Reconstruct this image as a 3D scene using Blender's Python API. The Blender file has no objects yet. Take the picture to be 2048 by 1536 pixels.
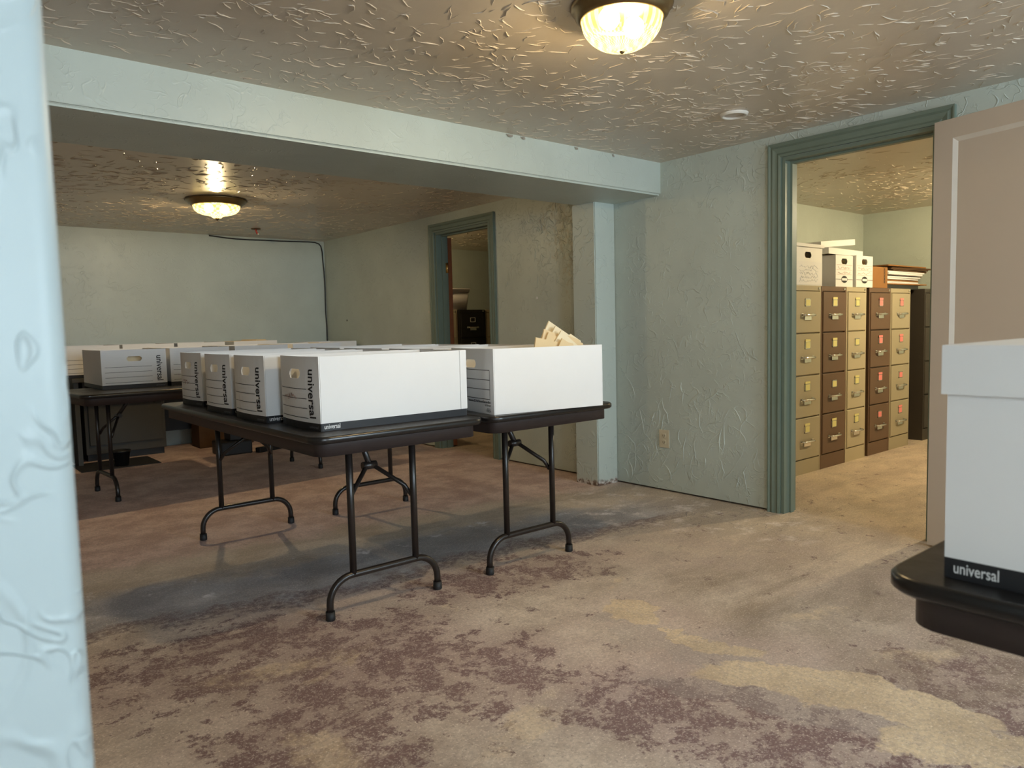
import bpy, bmesh, math, random
from mathutils import Vector, Matrix
random.seed(7)
PI = math.pi
S = bpy.context.scene
C = S.collection

# ------------------------------------------------------------------ camera
cd = bpy.data.cameras.new('camera'); cam = bpy.data.objects.new('camera', cd); C.objects.link(cam)
F_PX, YAW, PITCH, ROLL = 1480.44, math.radians(50.16989), math.radians(4.35397), math.radians(-1.39752)
fw = Vector((math.cos(YAW)*math.cos(PITCH), math.sin(YAW)*math.cos(PITCH), -math.sin(PITCH)))
rt = Vector((math.sin(YAW), -math.cos(YAW), 0)); up = rt.cross(fw)
r2 = math.cos(ROLL)*rt + math.sin(ROLL)*up; u2 = -math.sin(ROLL)*rt + math.cos(ROLL)*up
cam.matrix_world = Matrix(((r2.x, u2.x, -fw.x, 0), (r2.y, u2.y, -fw.y, 0), (r2.z, u2.z, -fw.z, 1.08), (0, 0, 0, 1)))
cd.sensor_width = 36; cd.sensor_fit = 'HORIZONTAL'; cd.lens = 36*F_PX/2048
cd.clip_start = 0.02
cd.dof.use_dof = True; cd.dof.focus_distance = 3.1; cd.dof.aperture_fstop = 6.5
S.camera = cam
# ------------------------------------------------------------------ world, daylight, exposure
w = bpy.data.worlds.new('sky'); S.world = w; w.use_nodes = True
bg = w.node_tree.nodes['Background']; bg.inputs[0].default_value = (0.72, 0.875, 1.0, 1); bg.inputs[1].default_value = 20.0
WB = -2.8                                # plane of the wall behind the camera, with two daylight windows (x0 x1 z0 z1)
WINS = [(-0.60, 0.45, 1.05, 1.98), (2.05, 3.45, 0.95, 1.98)]
for a, b, z0, z1 in WINS:
    pl = bpy.data.lights.new('window_portal', 'AREA'); pl.shape = 'RECTANGLE'; pl.size = b-a; pl.size_y = z1-z0
    pl.cycles.is_portal = True
    po = bpy.data.objects.new('window_portal', pl); C.objects.link(po)
    po.location = ((a+b)/2, WB-0.12, (z0+z1)/2); po.rotation_euler = (PI/2, 0, 0)
S.view_settings.view_transform = 'Standard'; S.view_settings.look = 'None'
S.view_settings.exposure = 0.8; S.view_settings.gamma = 1.0; S.view_settings.use_curve_mapping = False
LAMP1_W, LAMP2_W, LAMP3_W, LAMP4_W = 25, 35, 125, 17
LAMP_COL = (1.0, 0.79, 0.52)
S.cycles.max_bounces = 6; S.cycles.diffuse_bounces = 4; S.cycles.glossy_bounces = 2; S.cycles.transmission_bounces = 2; S.cycles.transparent_max_bounces = 6
S.cycles.sample_clamp_indirect = 5.0; S.cycles.use_adaptive_sampling = True; S.cycles.adaptive_threshold = 0.05
S.cycles.caustics_reflective = False; S.cycles.caustics_refractive = False

# ------------------------------------------------------------------ node helpers
class N:
    def __init__(s, name):
        s.m = bpy.data.materials.new(name); s.m.use_nodes = True; s.t = s.m.node_tree; s.t.nodes.clear()
        s.out = s.t.nodes.new('ShaderNodeOutputMaterial')
        s.tc = s.t.nodes.new('ShaderNodeTexCoord').outputs['Object']
    def n(s, typ, **kw):
        nd = s.t.nodes.new(typ)
        for k, v in kw.items(): setattr(nd, k, v)
        return nd
    def set(s, sock, v):
        if isinstance(v, bpy.types.NodeSocket): s.t.links.new(v, sock)
        elif isinstance(v, tuple) and len(v) == 3 and sock.type == 'RGBA': sock.default_value = (*v, 1)
        else: sock.default_value = v
    def math(s, op, a, b=0.0, c=0.0, clamp=False):
        nd = s.n('ShaderNodeMath', operation=op, use_clamp=clamp)
        s.set(nd.inputs[0], a); s.set(nd.inputs[1], b); s.set(nd.inputs[2], c); return nd.outputs[0]
    def vmath(s, op, a, b=(0, 0, 0)):
        nd = s.n('ShaderNodeVectorMath', operation=op); s.set(nd.inputs[0], a); s.set(nd.inputs[1], b); return nd.outputs[0]
    def map(s, vec, loc=(0, 0, 0), rot=(0, 0, 0), sc=(1, 1, 1)):
        nd = s.n('ShaderNodeMapping'); s.set(nd.inputs[0], vec); nd.inputs[1].default_value = loc; nd.inputs[2].default_value = rot; nd.inputs[3].default_value = sc
        return nd.outputs[0]
    def noise(s, scale, detail=4.0, rough=0.55, dist=0.0, vec=None):
        nd = s.n('ShaderNodeTexNoise'); s.set(nd.inputs['Vector'], vec if vec is not None else s.tc)
        nd.inputs['Scale'].default_value = scale; nd.inputs['Detail'].default_value = detail
        nd.inputs['Roughness'].default_value = rough; nd.inputs['Distortion'].default_value = dist
        return nd.outputs['Fac']
    def ss(s, x, a, b, lo=0.0, hi=1.0):          # smooth step
        nd = s.n('ShaderNodeMapRange', interpolation_type='SMOOTHSTEP')
        s.set(nd.inputs[0], x); nd.inputs[1].default_value = a; nd.inputs[2].default_value = b
        nd.inputs[3].default_value = lo; nd.inputs[4].default_value = hi; return nd.outputs[0]
    def mix(s, f, a, b, mode='MIX'):
        nd = s.n('ShaderNodeMix', data_type='RGBA', blend_type=mode)
        s.set(nd.inputs[0], f); s.set(nd.inputs[6], a); s.set(nd.inputs[7], b); return nd.outputs[2]
    def bump(s, h, strength, dist, prev=None):
        nd = s.n('ShaderNodeBump'); s.set(nd.inputs['Height'], h); nd.inputs['Strength'].default_value = strength; nd.inputs['Distance'].default_value = dist
        if prev is not None: s.set(nd.inputs['Normal'], prev)
        return nd.outputs[0]
    def bsdf(s, col, rough=0.5, metal=0.0, spec=0.5, normal=None, **kw):
        b = s.n('ShaderNodeBsdfPrincipled'); s.set(b.inputs['Base Color'], col); s.set(b.inputs['Roughness'], rough)
        b.inputs['Metallic'].default_value = metal; b.inputs['Specular IOR Level'].default_value = spec
        if normal is not None: s.set(b.inputs['Normal'], normal)
        for k, v in kw.items(): s.set(b.inputs[k], v)
        s.t.links.new(b.outputs[0], s.out.inputs[0]); return b
    def ridges(s, scale, width=0.05, mscale=None, thr=(0.48, 0.60), vec=None, dist=1.0):
        a = s.noise(scale, 1.0, 0.5, dist, vec)
        r = s.ss(s.math('ABSOLUTE', s.math('SUBTRACT', a, 0.5)), 0.0, width, 1.0, 0.0)
        m = s.ss(s.noise(mscale or scale*1.7, 0.0, 0.5, 0.0, vec), *thr)
        return s.math('MULTIPLY', r, m)
    def sep(s, v=None):
        nd = s.n('ShaderNodeSeparateXYZ'); s.set(nd.inputs[0], v if v is not None else s.tc); return nd.outputs

MAT = {}
def simple(name, col, rough=0.5, metal=0.0, spec=0.5, var=0.06, vscale=14.0, bump=0.0, bscale=120.0):
    k = N(name)
    c = k.mix(k.noise(vscale, 5, 0.6), tuple(x*(1-var) for x in col), tuple(min(1, x*(1+var)) for x in col))
    nrm = k.bump(k.noise(bscale, 3, 0.6), bump, 0.001) if bump else None
    k.bsdf(c, rough, metal, spec, nrm); MAT[name] = k.m; return k.m

# wall paint: pale sea-green with skip-trowel relief
def wall_mat(name, col, rscale, rdist, rstr, fine=0.25, stroke=False, rw=0.035):
    k = N(name); x, y, z = k.sep()
    blot = k.noise(1.7, 5, 0.6)
    c = k.mix(k.ss(blot, 0.35, 0.7), tuple(v*0.94 for v in col), tuple(v*1.05 for v in col))
    c = k.mix(k.ss(k.noise(5.0, 7, 0.7), 0.62, 0.76, 0, 0.10), c, (0.33, 0.30, 0.24))
    h = k.ridges(rscale, rw, rscale*0.8, (0.46, 0.6))
    h = k.math('ADD', h, k.math('MULTIPLY', k.ridges(rscale*2.3, 0.05, rscale*1.5, (0.5, 0.62)), 0.5))
    if stroke:
        pass
    n1 = k.bump(h, rstr, rdist)
    n2 = k.bump(k.noise(rscale*6, 2, 0.6), fine, 0.0012, n1)
    if stroke:
        # peeling plaster high on the wall of the second room, chips near the foot
        dy = k.math('ABSOLUTE', k.math('SUBTRACT', y, 3.86)); dz = k.math('ABSOLUTE', k.math('SUBTRACT', z, 1.83))
        reg = k.ss(k.math('ADD', k.math('MULTIPLY', dy, 1.7), dz), 0.15, 0.75, 1.0, 0.0)
        pn = k.noise(16, 6, 0.65, 0.6)
        peel = k.ss(k.math('ADD', pn, k.math('MULTIPLY', reg, 0.16)), 0.62, 0.65)
        peel = k.math('MULTIPLY', peel, k.ss(reg, 0.05, 0.3))
        c = k.mix(k.math('MULTIPLY', peel, 0.35), c, (0.42, 0.37, 0.25))
        n2 = k.bump(k.math('MULTIPLY', k.ss(k.noise(13, 4, 0.6, 0.8), 0.45, 0.55), reg), 0.6, 0.004, n2)
    k.bsdf(c, 0.42, 0.0, 0.45, n2); MAT[name] = k.m
WALLC = (0.515, 0.572, 0.525)
wall_mat('wall_paint', WALLC, 11.0, 0.0035, 0.35)
wall_mat('wall_paint_right', WALLC, 11.0, 0.004, 0.55, 0.3, True)
wall_mat('wall_paint_near', (0.40, 0.47, 0.485), 9.0, 0.006, 0.6, 0.06, False, 0.075)  # darker, bluer copy of the same paint, offsetting the strong daylight here

# ceiling: textured, slightly glossy
k = N('ceiling_texture')
c = k.mix(k.ss(k.noise(1.3, 5, 0.6), 0.3, 0.7), (0.56, 0.485, 0.39), (0.64, 0.56, 0.455))
n1 = k.bump(k.noise(24, 3, 0.6), 0.22, 0.004)
k.bsdf(c, 0.30, 0, 0.6, n1); MAT['ceiling'] = k.m

# stained concrete floor
k = N('stained_concrete'); x, y, z = k.sep()
warp = k.vmath('SUBTRACT', k.n('ShaderNodeTexNoise').outputs['Color'], (0.5, 0.5, 0.5))
wn = warp.node.inputs[0].links[0].from_node; wn.inputs['Scale'].default_value = 3.2; wn.inputs['Detail'].default_value = 5; wn.inputs['Roughness'].default_value = 0.66
k.t.links.new(k.tc, wn.inputs['Vector'])
wpos = k.vmath('ADD', k.tc, k.vmath('MULTIPLY', warp, (0.34, 0.34, 0)))
def blob(cx, cy, rx, ry, ang, soft=0.12):
    v = k.map(k.vmath('SUBTRACT', wpos, (cx, cy, 0)), rot=(0, 0, -math.radians(ang)))
    v = k.vmath('MULTIPLY', v, (1/rx, 1/ry, 0))
    nd = k.n('ShaderNodeVectorMath', operation='LENGTH'); k.set(nd.inputs[0], v)
    return k.ss(nd.outputs['Value'], 1-soft, 1+soft, 1.0, 0.0)
def blobs(lst, soft=0.12):
    r = None
    for b in lst:
        q = blob(*b, soft); r = q if r is None else k.math('MAXIMUM', r, q)
    return r
big = k.noise(1.1, 3, 0.6); mid = k.noise(4.5, 5, 0.68); fine = k.noise(34, 3, 0.7); streak = k.noise(2.2, 5, 0.66, 0.4, k.map(k.tc, rot=(0, 0, 0.15), sc=(0.75, 1.5, 1)))
base = k.mix(k.ss(mid, 0.34, 0.66), (0.275, 0.215, 0.160), (0.410, 0.335, 0.255))
base = k.mix(k.ss(big, 0.40, 0.62, 0.0, 0.6), base, (0.31, 0.225, 0.18))
# ochre tan of the right-hand part and of the room beyond the open door
ochr = k.ss(k.math('ADD', x, k.math('MULTIPLY', k.math('SUBTRACT', mid, 0.5), 1.6)), 2.3, 3.6)
base = k.mix(k.math('MULTIPLY', ochr, 0.65), base, k.mix(k.ss(streak, 0.38, 0.62), (0.190, 0.142, 0.088), (0.335, 0.255, 0.160)))
# worn maroon paint
mboost = blobs([(0.85, 2.42, 0.55, 0.35, -20), (1.0, 1.95, 0.5, 0.28, 10), (1.2, 2.3, 0.35, 0.2, 0), (1.62, 1.28, 0.42, 0.22, -60), (1.72, 0.92, 0.40, 0.22, -50), (2.4, 0.66, 0.3, 0.4, 0), (2.0, 2.45, 0.5, 0.22, -10), (1.4, 1.75, 0.3, 0.2, 30), (0.7, 1.6, 0.3, 0.3, 0)], 0.55)
mfld = k.math('ADD', k.noise(8.0, 8, 0.80, 0.2), k.math('MULTIPLY', mboost, 0.125))
mar = k.math('MULTIPLY', k.ss(mfld, 0.585, 0.635), k.ss(k.noise(60, 2, 0.7), 0.30, 0.52, 0.25, 1.0))
base = k.mix(k.math('MULTIPLY', mar, 0.97), base, k.mix(fine, (0.062, 0.033, 0.032), (0.118, 0.066, 0.060)))
base = k.mix(k.math('MULTIPLY', mboost, 0.40), base, (0.165, 0.102, 0.088))
# rosy worn stain under the second room
rose = k.ss(k.math('ADD', k.math('ADD', y, k.math('MULTIPLY', x, 0.14)), k.math('MULTIPLY', warp.node.outputs[0] if False else mid, 0.5)), 3.95, 4.35)
roomx = k.ss(x, 3.7, 3.9, 1.0, 0.0)
rose = k.math('MULTIPLY', rose, roomx)
base = k.mix(k.math('MULTIPLY', rose, 0.75), base, k.mix(k.ss(mid, 0.36, 0.64), (0.29, 0.175, 0.145), (0.45, 0.325, 0.265)))
# cream strip and blue-grey band below the ceiling beam
bl = k.math('ADD', k.math('ADD', y, k.math('MULTIPLY', x, 0.145)), k.math('MULTIPLY', k.math('SUBTRACT', mid, 0.5), 0.42))
bl = k.math('ADD', bl, k.math('MULTIPLY', k.math('SUBTRACT', big, 0.5), 0.35))
def bandf(a, b, s1, s2): return k.math('MULTIPLY', k.math('MULTIPLY', k.ss(bl, a-s1, a+s1), k.ss(bl, b-s2, b+s2, 1.0, 0.0)), k.ss(x, 3.1, 3.7, 1.0, 0.0))
base = k.mix(k.math('MULTIPLY', bandf(3.45, 3.92, 0.08, 0.10), 0.8), base, k.mix(k.ss(streak, 0.4, 0.6), (0.275, 0.215, 0.150), (0.385, 0.315, 0.235)))
base = k.mix(k.math('MULTIPLY', bandf(3.08, 3.50, 0.07, 0.10), 0.85), base, k.mix(k.ss(streak, 0.38, 0.64), (0.155, 0.150, 0.150), (0.275, 0.262, 0.250)))
base = k.mix(k.math('MULTIPLY', bandf(2.99, 3.12, 0.025, 0.03), k.ss(fine, 0.35, 0.6, 0.2, 0.8)), base, (0.085, 0.055, 0.055))
base = k.mix(k.math('MULTIPLY', k.ss(k.noise(6, 4, 0.7), 0.58, 0.70), k.math('MULTIPLY', bandf(3.25, 3.6, 0.05, 0.05), 0.8)), base, (0.48, 0.44, 0.41))
# bare ochre patches where the coating has come off
oc = blobs([(2.06, 1.81, 0.15, 0.105, 60), (2.04, 1.615, 0.035, 0.03, 0), (2.04, 1.42, 0.19, 0.06, -75), (2.02, 1.05, 0.36, 0.10, -62), (2.12, 0.85, 0.25, 0.11, -70), (2.0, 0.68, 0.2, 0.09, -60)], 0.07)
oc2 = blobs([(2.42, 0.95, 0.16, 0.06, -20), (1.05, 2.16, 0.12, 0.025, 15), (0.9, 2.28, 0.3, 0.05, -10), (1.55, 2.32, 0.1, 0.03, 20), (2.3, 2.05, 0.12, 0.025, 40), (0.78, 1.78, 0.05, 0.2, 10), (2.6, 1.3, 0.25, 0.05, -30), (1.3, 1.5, 0.2, 0.04, 15)], 0.35)
oc = k.math('MAXIMUM', oc, k.math('MULTIPLY', oc2, k.ss(mid, 0.42, 0.58, 0.0, 0.6)))
oc = k.math('MULTIPLY', oc, k.ss(k.noise(22, 3, 0.75), 0.36, 0.50, 0.72, 1.0))
edge = blobs([(1.96, 1.42, 0.34, 0.07, -78), (1.90, 1.02, 0.45, 0.10, -64), (2.0, 1.62, 0.3, 0.05, -75)], 0.12)
brn = k.math('MULTIPLY', blobs([(2.62, 1.45, 0.45, 0.75, -10), (2.75, 0.8, 0.5, 0.4, 0)], 0.5), k.ss(streak, 0.36, 0.60, 0.85, 0.15))
base = k.mix(brn, base, (0.175, 0.130, 0.088))
base = k.mix(k.math('MULTIPLY', edge, 0.4), base, (0.225, 0.185, 0.15))
base = k.mix(oc, base, k.mix(k.ss(mid, 0.35, 0.65), (0.335, 0.250, 0.155), (0.425, 0.325, 0.205)))
# chalky efflorescence by the wall foot, cracks, specks
chalk = k.math('MULTIPLY', k.ss(k.noise(7, 4, 0.7), 0.52, 0.66), blobs([(3.2, 2.75, 0.5, 0.4, 0), (3.5, 2.3, 0.35, 0.5, 0), (3.4, 3.2, 0.4, 0.25, 0)], 0.5))
base = k.mix(k.math('MULTIPLY', chalk, 0.5), base, (0.53, 0.46, 0.40))
crk = k.math('MULTIPLY', k.ridges(5.0, 0.008, 6.0, (0.47, 0.53), None, 1.5), blobs([(3.55, 2.3, 0.35, 0.5, 0), (4.3, 2.0, 0.5, 0.3, -20)], 0.4))
base = k.mix(k.math('MULTIPLY', crk, 0.8), base, (0.05, 0.045, 0.05))
sp = k.noise(150, 1, 0.6)
base = k.mix(k.ss(sp, 0.58, 0.72, 0, 0.5), base, (0.55, 0.47, 0.38))
base = k.mix(k.ss(k.noise(70, 3, 0.75), 0.40, 0.66, 0.0, 0.45), base, k.mix(0.55, base, (0.09, 0.062, 0.05)))
base = k.mix(k.ss(sp, 0.34, 0.27, 0, 0.55), base, (0.10, 0.075, 0.06))
base = k.mix(k.ss(fine, 0.2, 0.8, 0.0, 0.35), base, k.mix(0.5, base, (0.14, 0.10, 0.08)))
nb = k.bump(k.noise(40, 4, 0.7), 0.4, 0.002)
base = k.mix(1.0, base, (2.05, 2.15, 2.4), 'MULTIPLY')
k.bsdf(base, k.ss(mid, 0.3, 0.7, 0.55, 0.80), 0, 0.35, nb); MAT['floor'] = k.m

simple('casing_paint', (0.160, 0.205, 0.165), 0.42, 0, 0.5, 0.10, 9, 0.2, 60)
simple('door_paint', (0.56, 0.49, 0.42), 0.45, 0, 0.4, 0.03, 6, 0.15, 150)
simple('bead_paint', (0.66, 0.62, 0.56), 0.4)
simple('brown_wood', (0.20, 0.065, 0.022), 0.65, 0, 0.2, 0.25, 30)
simple('brass', (0.60, 0.40, 0.16), 0.28, 1.0)
simple('bronze', (0.26, 0.19, 0.10), 0.33, 1.0, 0.5, 0.2, 20)
simple('chrome', (0.78, 0.77, 0.74), 0.18, 1.0)
simple('card_white', (0.80, 0.80, 0.80), 0.6, 0, 0.25, 0.015, 20, 0.12, 200)
simple('card_raw', (0.42, 0.29, 0.17), 0.8)
simple('ink_black', (0.012, 0.012, 0.014), 0.5, 0, 0.4)
simple('band_black', (0.018, 0.018, 0.02), 0.45, 0, 0.4)
simple('ink_white', (0.75, 0.75, 0.75), 0.6)
simple('ink_grey', (0.18, 0.18, 0.19), 0.6)
simple('ink_red', (0.50, 0.30, 0.28), 0.7)
simple('ink_blue', (0.45, 0.50, 0.62), 0.7)
simple('paper_white', (0.78, 0.78, 0.80), 0.7, 0, 0.2, 0.03, 30)
simple('manila', (0.72, 0.56, 0.33), 0.7, 0, 0.2, 0.05, 8)
simple('manila_pale', (0.78, 0.68, 0.48), 0.7, 0, 0.2, 0.04, 8)
simple('kraft', (0.30, 0.145, 0.05), 0.75, 0, 0.2, 0.10, 12)
simple('kraft_dark', (0.10, 0.055, 0.028), 0.75, 0, 0.2, 0.2, 12)
simple('tube_brown', (0.019, 0.014, 0.012), 0.32, 0, 0.5, 0.15, 20)
simple('rubber', (0.010, 0.010, 0.011), 0.6)
simple('apron_brown', (0.032, 0.023, 0.022), 0.5, 0, 0.4, 0.25, 16)
simple('table_edge', (0.011, 0.010, 0.010), 0.28)
k = N('table_laminate'); sc = k.noise(5, 9, 0.75, 0.5)
k.bsdf(k.mix(k.ss(sc, 0.45, 0.7), (0.014, 0.012, 0.011), (0.032, 0.027, 0.025)), k.ss(sc, 0.35, 0.7, 0.30, 0.52), 0, 0.5); MAT['laminate'] = k.m
simple('cab_tan', (0.40, 0.345, 0.235), 0.45, 0, 0.4, 0.02, 5)
simple('cab_cream', (0.50, 0.43, 0.29), 0.45, 0, 0.4, 0.02, 5)
simple('cab_brown', (0.145, 0.085, 0.052), 0.45, 0, 0.4, 0.02, 5)
simple('cab_black', (0.018, 0.016, 0.015), 0.42, 0, 0.4)
simple('cab_char', (0.050, 0.042, 0.035), 0.45, 0, 0.4)
simple('cab_grey', (0.070, 0.066, 0.056), 0.4, 0, 0.4, 0.03, 6)
simple('cab_blue', (0.085, 0.105, 0.115), 0.42, 0, 0.4)
simple('note_yellow', (0.75, 0.68, 0.28), 0.7)
simple('note_pink', (0.85, 0.26, 0.24), 0.7)
simple('tote', (0.55, 0.52, 0.50), 0.35, 0, 0.4, 0.03)
simple('black_plastic', (0.012, 0.012, 0.013), 0.4)
simple('white_plastic', (0.72, 0.70, 0.64), 0.4)
simple('almond_plastic', (0.62, 0.55, 0.40), 0.35)
simple('red_paint', (0.45, 0.05, 0.04), 0.4)
simple('mat_rubber', (0.030, 0.030, 0.033), 0.7, 0, 0.3, 0.2, 30)
for nm, ca, cb, st_ in (('lamp_glass', (1.0, 0.78, 0.28), (1.0, 0.85, 0.40), 3.6), ('lamp_glass_amber', (1.0, 0.62, 0.14), (1.0, 0.72, 0.22), 2.2)):      # pressed glass lit from inside
    k = N(nm); e = k.n('ShaderNodeEmission'); k.set(e.inputs[0], k.mix(k.ss(k.noise(40, 2, 0.5), 0.3, 0.7), ca, cb)); e.inputs[1].default_value = st_
    tr = k.n('ShaderNodeBsdfTransparent'); tr.inputs[0].default_value = (1.0, 0.93, 0.75, 1)
    mx = k.n('ShaderNodeMixShader'); mx.inputs[0].default_value = 0.35
    k.t.links.new(tr.outputs[0], mx.inputs[1]); k.t.links.new(e.outputs[0], mx.inputs[2]); k.t.links.new(mx.outputs[0], k.out.inputs[0]); MAT[nm] = k.m
k = N('bulb'); e = k.n('ShaderNodeEmission'); e.inputs[0].default_value = (1, 0.86, 0.55, 1); e.inputs[1].default_value = 14; k.t.links.new(e.outputs[0], k.out.inputs[0]); MAT['bulb'] = k.m
k = N('window_glass'); tr = k.n('ShaderNodeBsdfTransparent'); gl = k.n('ShaderNodeBsdfGlossy'); gl.inputs['Roughness'].default_value = 0.02
mx = k.n('ShaderNodeMixShader'); mx.inputs[0].default_value = 0.06
k.t.links.new(tr.outputs[0], mx.inputs[1]); k.t.links.new(gl.outputs[0], mx.inputs[2]); k.t.links.new(mx.outputs[0], k.out.inputs[0]); MAT['glass'] = k.m

# ------------------------------------------------------------------ mesh helpers
def bx(bm, x0, x1, y0, y1, z0, z1, mi=0):
    v = [bm.verts.new((a, b, c)) for c in (z0, z1) for b in (y0, y1) for a in (x0, x1)]
    for f in ((0, 2, 3, 1), (4, 5, 7, 6), (0, 1, 5, 4), (2, 6, 7, 3), (0, 4, 6, 2), (1, 3, 7, 5)):
        bm.faces.new([v[i] for i in f]).material_index = mi
    return v
def tube(bm, pts, r, seg=10, cap=True, mi=0):
    pts = [Vector(p) for p in pts]; rings = []
    rr = r if isinstance(r, (list, tuple)) else [r]*len(pts)
    prevn = None
    for i, p in enumerate(pts):
        d = (pts[min(i+1, len(pts)-1)]-pts[max(i-1, 0)]).normalized()
        n = prevn - d*prevn.dot(d) if prevn is not None else (d.cross(Vector((0, 0, 1))) if abs(d.z) < 0.9 else d.cross(Vector((1, 0, 0))))
        n.normalize(); prevn = n; b = d.cross(n)
        rings.append([bm.verts.new(p+rr[i]*(math.cos(a)*n+math.sin(a)*b)) for a in [2*PI*j/seg for j in range(seg)]])
    for a, b in zip(rings, rings[1:]):
        for j in range(seg):
            f = bm.faces.new((a[j], a[(j+1) % seg], b[(j+1) % seg], b[j])); f.smooth = True; f.material_index = mi
    if cap:
        bm.faces.new(rings[0][::-1]).material_index = mi; bm.faces.new(rings[-1]).material_index = mi
def lathe(bm, prof, seg=48, smooth=True, mi=0, rib=0.0, pat=None):
    rings = []
    for r, z in prof:
        if r < 1e-6: rings.append([bm.verts.new((0, 0, z))]); continue
        rings.append([bm.verts.new(((r+(rib*((j % 2)-0.5) if rib else 0))*math.cos(2*PI*j/seg), (r+(rib*((j % 2)-0.5) if rib else 0))*math.sin(2*PI*j/seg), z)) for j in range(seg)])
    for i, (a, b) in enumerate(zip(rings, rings[1:])):
        for j in range(seg):
            q = [a[j % len(a)], a[(j+1) % len(a)], b[(j+1) % len(b)], b[j % len(b)]]
            q = list(dict.fromkeys(q))
            if len(q) > 2: f = bm.faces.new(q); f.smooth = smooth; f.material_index = pat(i, j) if pat else mi
def rrect(x0, x1, y0, y1, r, n=6):
    o = []
    for cx, cy, a0 in ((x1-r, y1-r, 0), (x0+r, y1-r, PI/2), (x0+r, y0+r, PI), (x1-r, y0+r, 1.5*PI)):
        for i in range(n+1): a = a0+PI/2*i/n; o.append((cx+r*math.cos(a), cy+r*math.sin(a)))
    return o
def loft(bm, rings, smooth=True, cap=(True, True), mis=None):
    R = [[bm.verts.new(p) for p in r] for r in rings]
    for i, (a, b) in enumerate(zip(R, R[1:])):
        for j in range(len(a)):
            f = bm.faces.new((a[j], a[(j+1) % len(a)], b[(j+1) % len(a)], b[j])); f.smooth = smooth
            if mis: f.material_index = mis[i]
    if cap[0]: bm.faces.new(R[0][::-1])
    if cap[1]: bm.faces.new(R[-1])
    return R
def mesh(name, bm, mats):
    bmesh.ops.recalc_face_normals(bm, faces=bm.faces[:])
    me = bpy.data.meshes.new(name); bm.to_mesh(me); bm.free()
    for m in (mats if isinstance(mats, (list, tuple)) else [mats]): me.materials.append(MAT[m])
    return me
def obj(name, bm, mats, parent=None, loc=None, rot=None):
    me = bm if isinstance(bm, bpy.types.Mesh) else mesh(name, bm, mats)
    o = bpy.data.objects.new(name, me); C.objects.link(o)
    if parent: o.parent = parent
    if loc: o.location = loc
    if rot: o.rotation_euler = rot
    return o
def tag(o, label, cat, group=None, kind=None):
    o['label'] = label; o['category'] = cat
    if group: o['group'] = group
    if kind: o['kind'] = kind
    return o
def thing(name, label, cat, loc=(0, 0, 0), rz=0, group=None, kind=None):
    o = bpy.data.objects.new(name, None); o.empty_display_size = 0.1; C.objects.link(o)
    o.location = loc; o.rotation_euler = (0, 0, rz); return tag(o, label, cat, group, kind)
def copy_tree(o, parent=None):
    c = o.copy(); C.objects.link(c); c.parent = parent
    for ch in list(o.children): copy_tree(ch, c)
    return c
def boxobj(name, dims, mats, parent=None, bev=0.0, **kw):
    bm = bmesh.new(); bx(bm, *dims)
    if bev: bmesh.ops.bevel(bm, geom=bm.edges[:], offset=bev, segments=2, affect='EDGES', profile=0.5)
    return obj(name, bm, mats, parent, **kw)
def text_mesh(txt, size, bold=0.0):
    cu = bpy.data.curves.new('lettering', 'FONT'); cu.body = txt; cu.size = size; cu.offset = bold; cu.resolution_u = 3
    o = bpy.data.objects.new('lettering', cu); C.objects.link(o)
    dg = bpy.context.evaluated_depsgraph_get(); me = bpy.data.meshes.new_from_object(o.evaluated_get(dg))
    bpy.data.objects.remove(o); bpy.data.curves.remove(cu)
    vs = [v.co.copy() for v in me.vertices]; fs = [list(p.vertices) for p in me.polygons]; bpy.data.meshes.remove(me)
    x0 = min(v.x for v in vs); x1 = max(v.x for v in vs)
    return [(v.x-x0, v.y) for v in vs], fs, x1-x0
def text_obj(name, txt, size, mat, parent, O, ax, ay, bold=0.0, fn=None, fit=None):
    vs, fs, wd = text_mesh(txt, size, bold); sx = fit/wd if fit else 1.0
    O, ax, ay = Vector(O), Vector(ax), Vector(ay)
    pts = [O+ax*(a*sx)+ay*b for a, b in vs]
    if fn: pts = [fn(p) for p in pts]
    me = bpy.data.meshes.new(name); me.from_pydata([tuple(p) for p in pts], [], fs); me.materials.append(MAT[mat])
    return obj(name, me, None, parent)

# ------------------------------------------------------------------ the setting
CE, XW, YF = 2.09, 3.78, 7.76
def st(name, bm, mats, label, cat): return tag(obj(name, bm, mats), label, cat, kind='structure')
bm = bmesh.new(); bx(bm, -1.0, 7.5, -3.3, 7.9, -0.12, 0.0); st('floor', bm, 'floor', 'worn stained concrete floor with maroon, ochre and grey patches', 'floor')
bm = bmesh.new(); bx(bm, -1.0, 7.5, -3.3, 7.9, CE, CE+0.12); st('ceiling', bm, 'ceiling', 'low beige ceiling with glossy skip-trowel texture', 'ceiling')
bm = bmesh.new(); bx(bm, -1.0, 7.5, YF, YF+0.12, 0, CE); st('wall_far', bm, 'wall_paint', 'pale green end wall behind the back row of file boxes', 'wall')
bm = bmesh.new(); bx(bm, -1.0, -0.88, WB-0.1, YF, 0, CE); st('wall_left', bm, 'bead_paint', 'off-white side wall hidden behind the entry wall', 'wall')  # unseen wall, made paler than the others to bounce light onto the box ends
bm = bmesh.new()
loft(bm, [[(x, y, zz) for x, y in rrect(-0.875, 0.096, 0.60, 0.73, 0.018, 5)] for zz in (0.0, CE)], True)
st('wall_entry', bm, 'wall_paint_near', 'textured wall end with rounded corner, its paint toned blue for daylight', 'wall')
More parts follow.
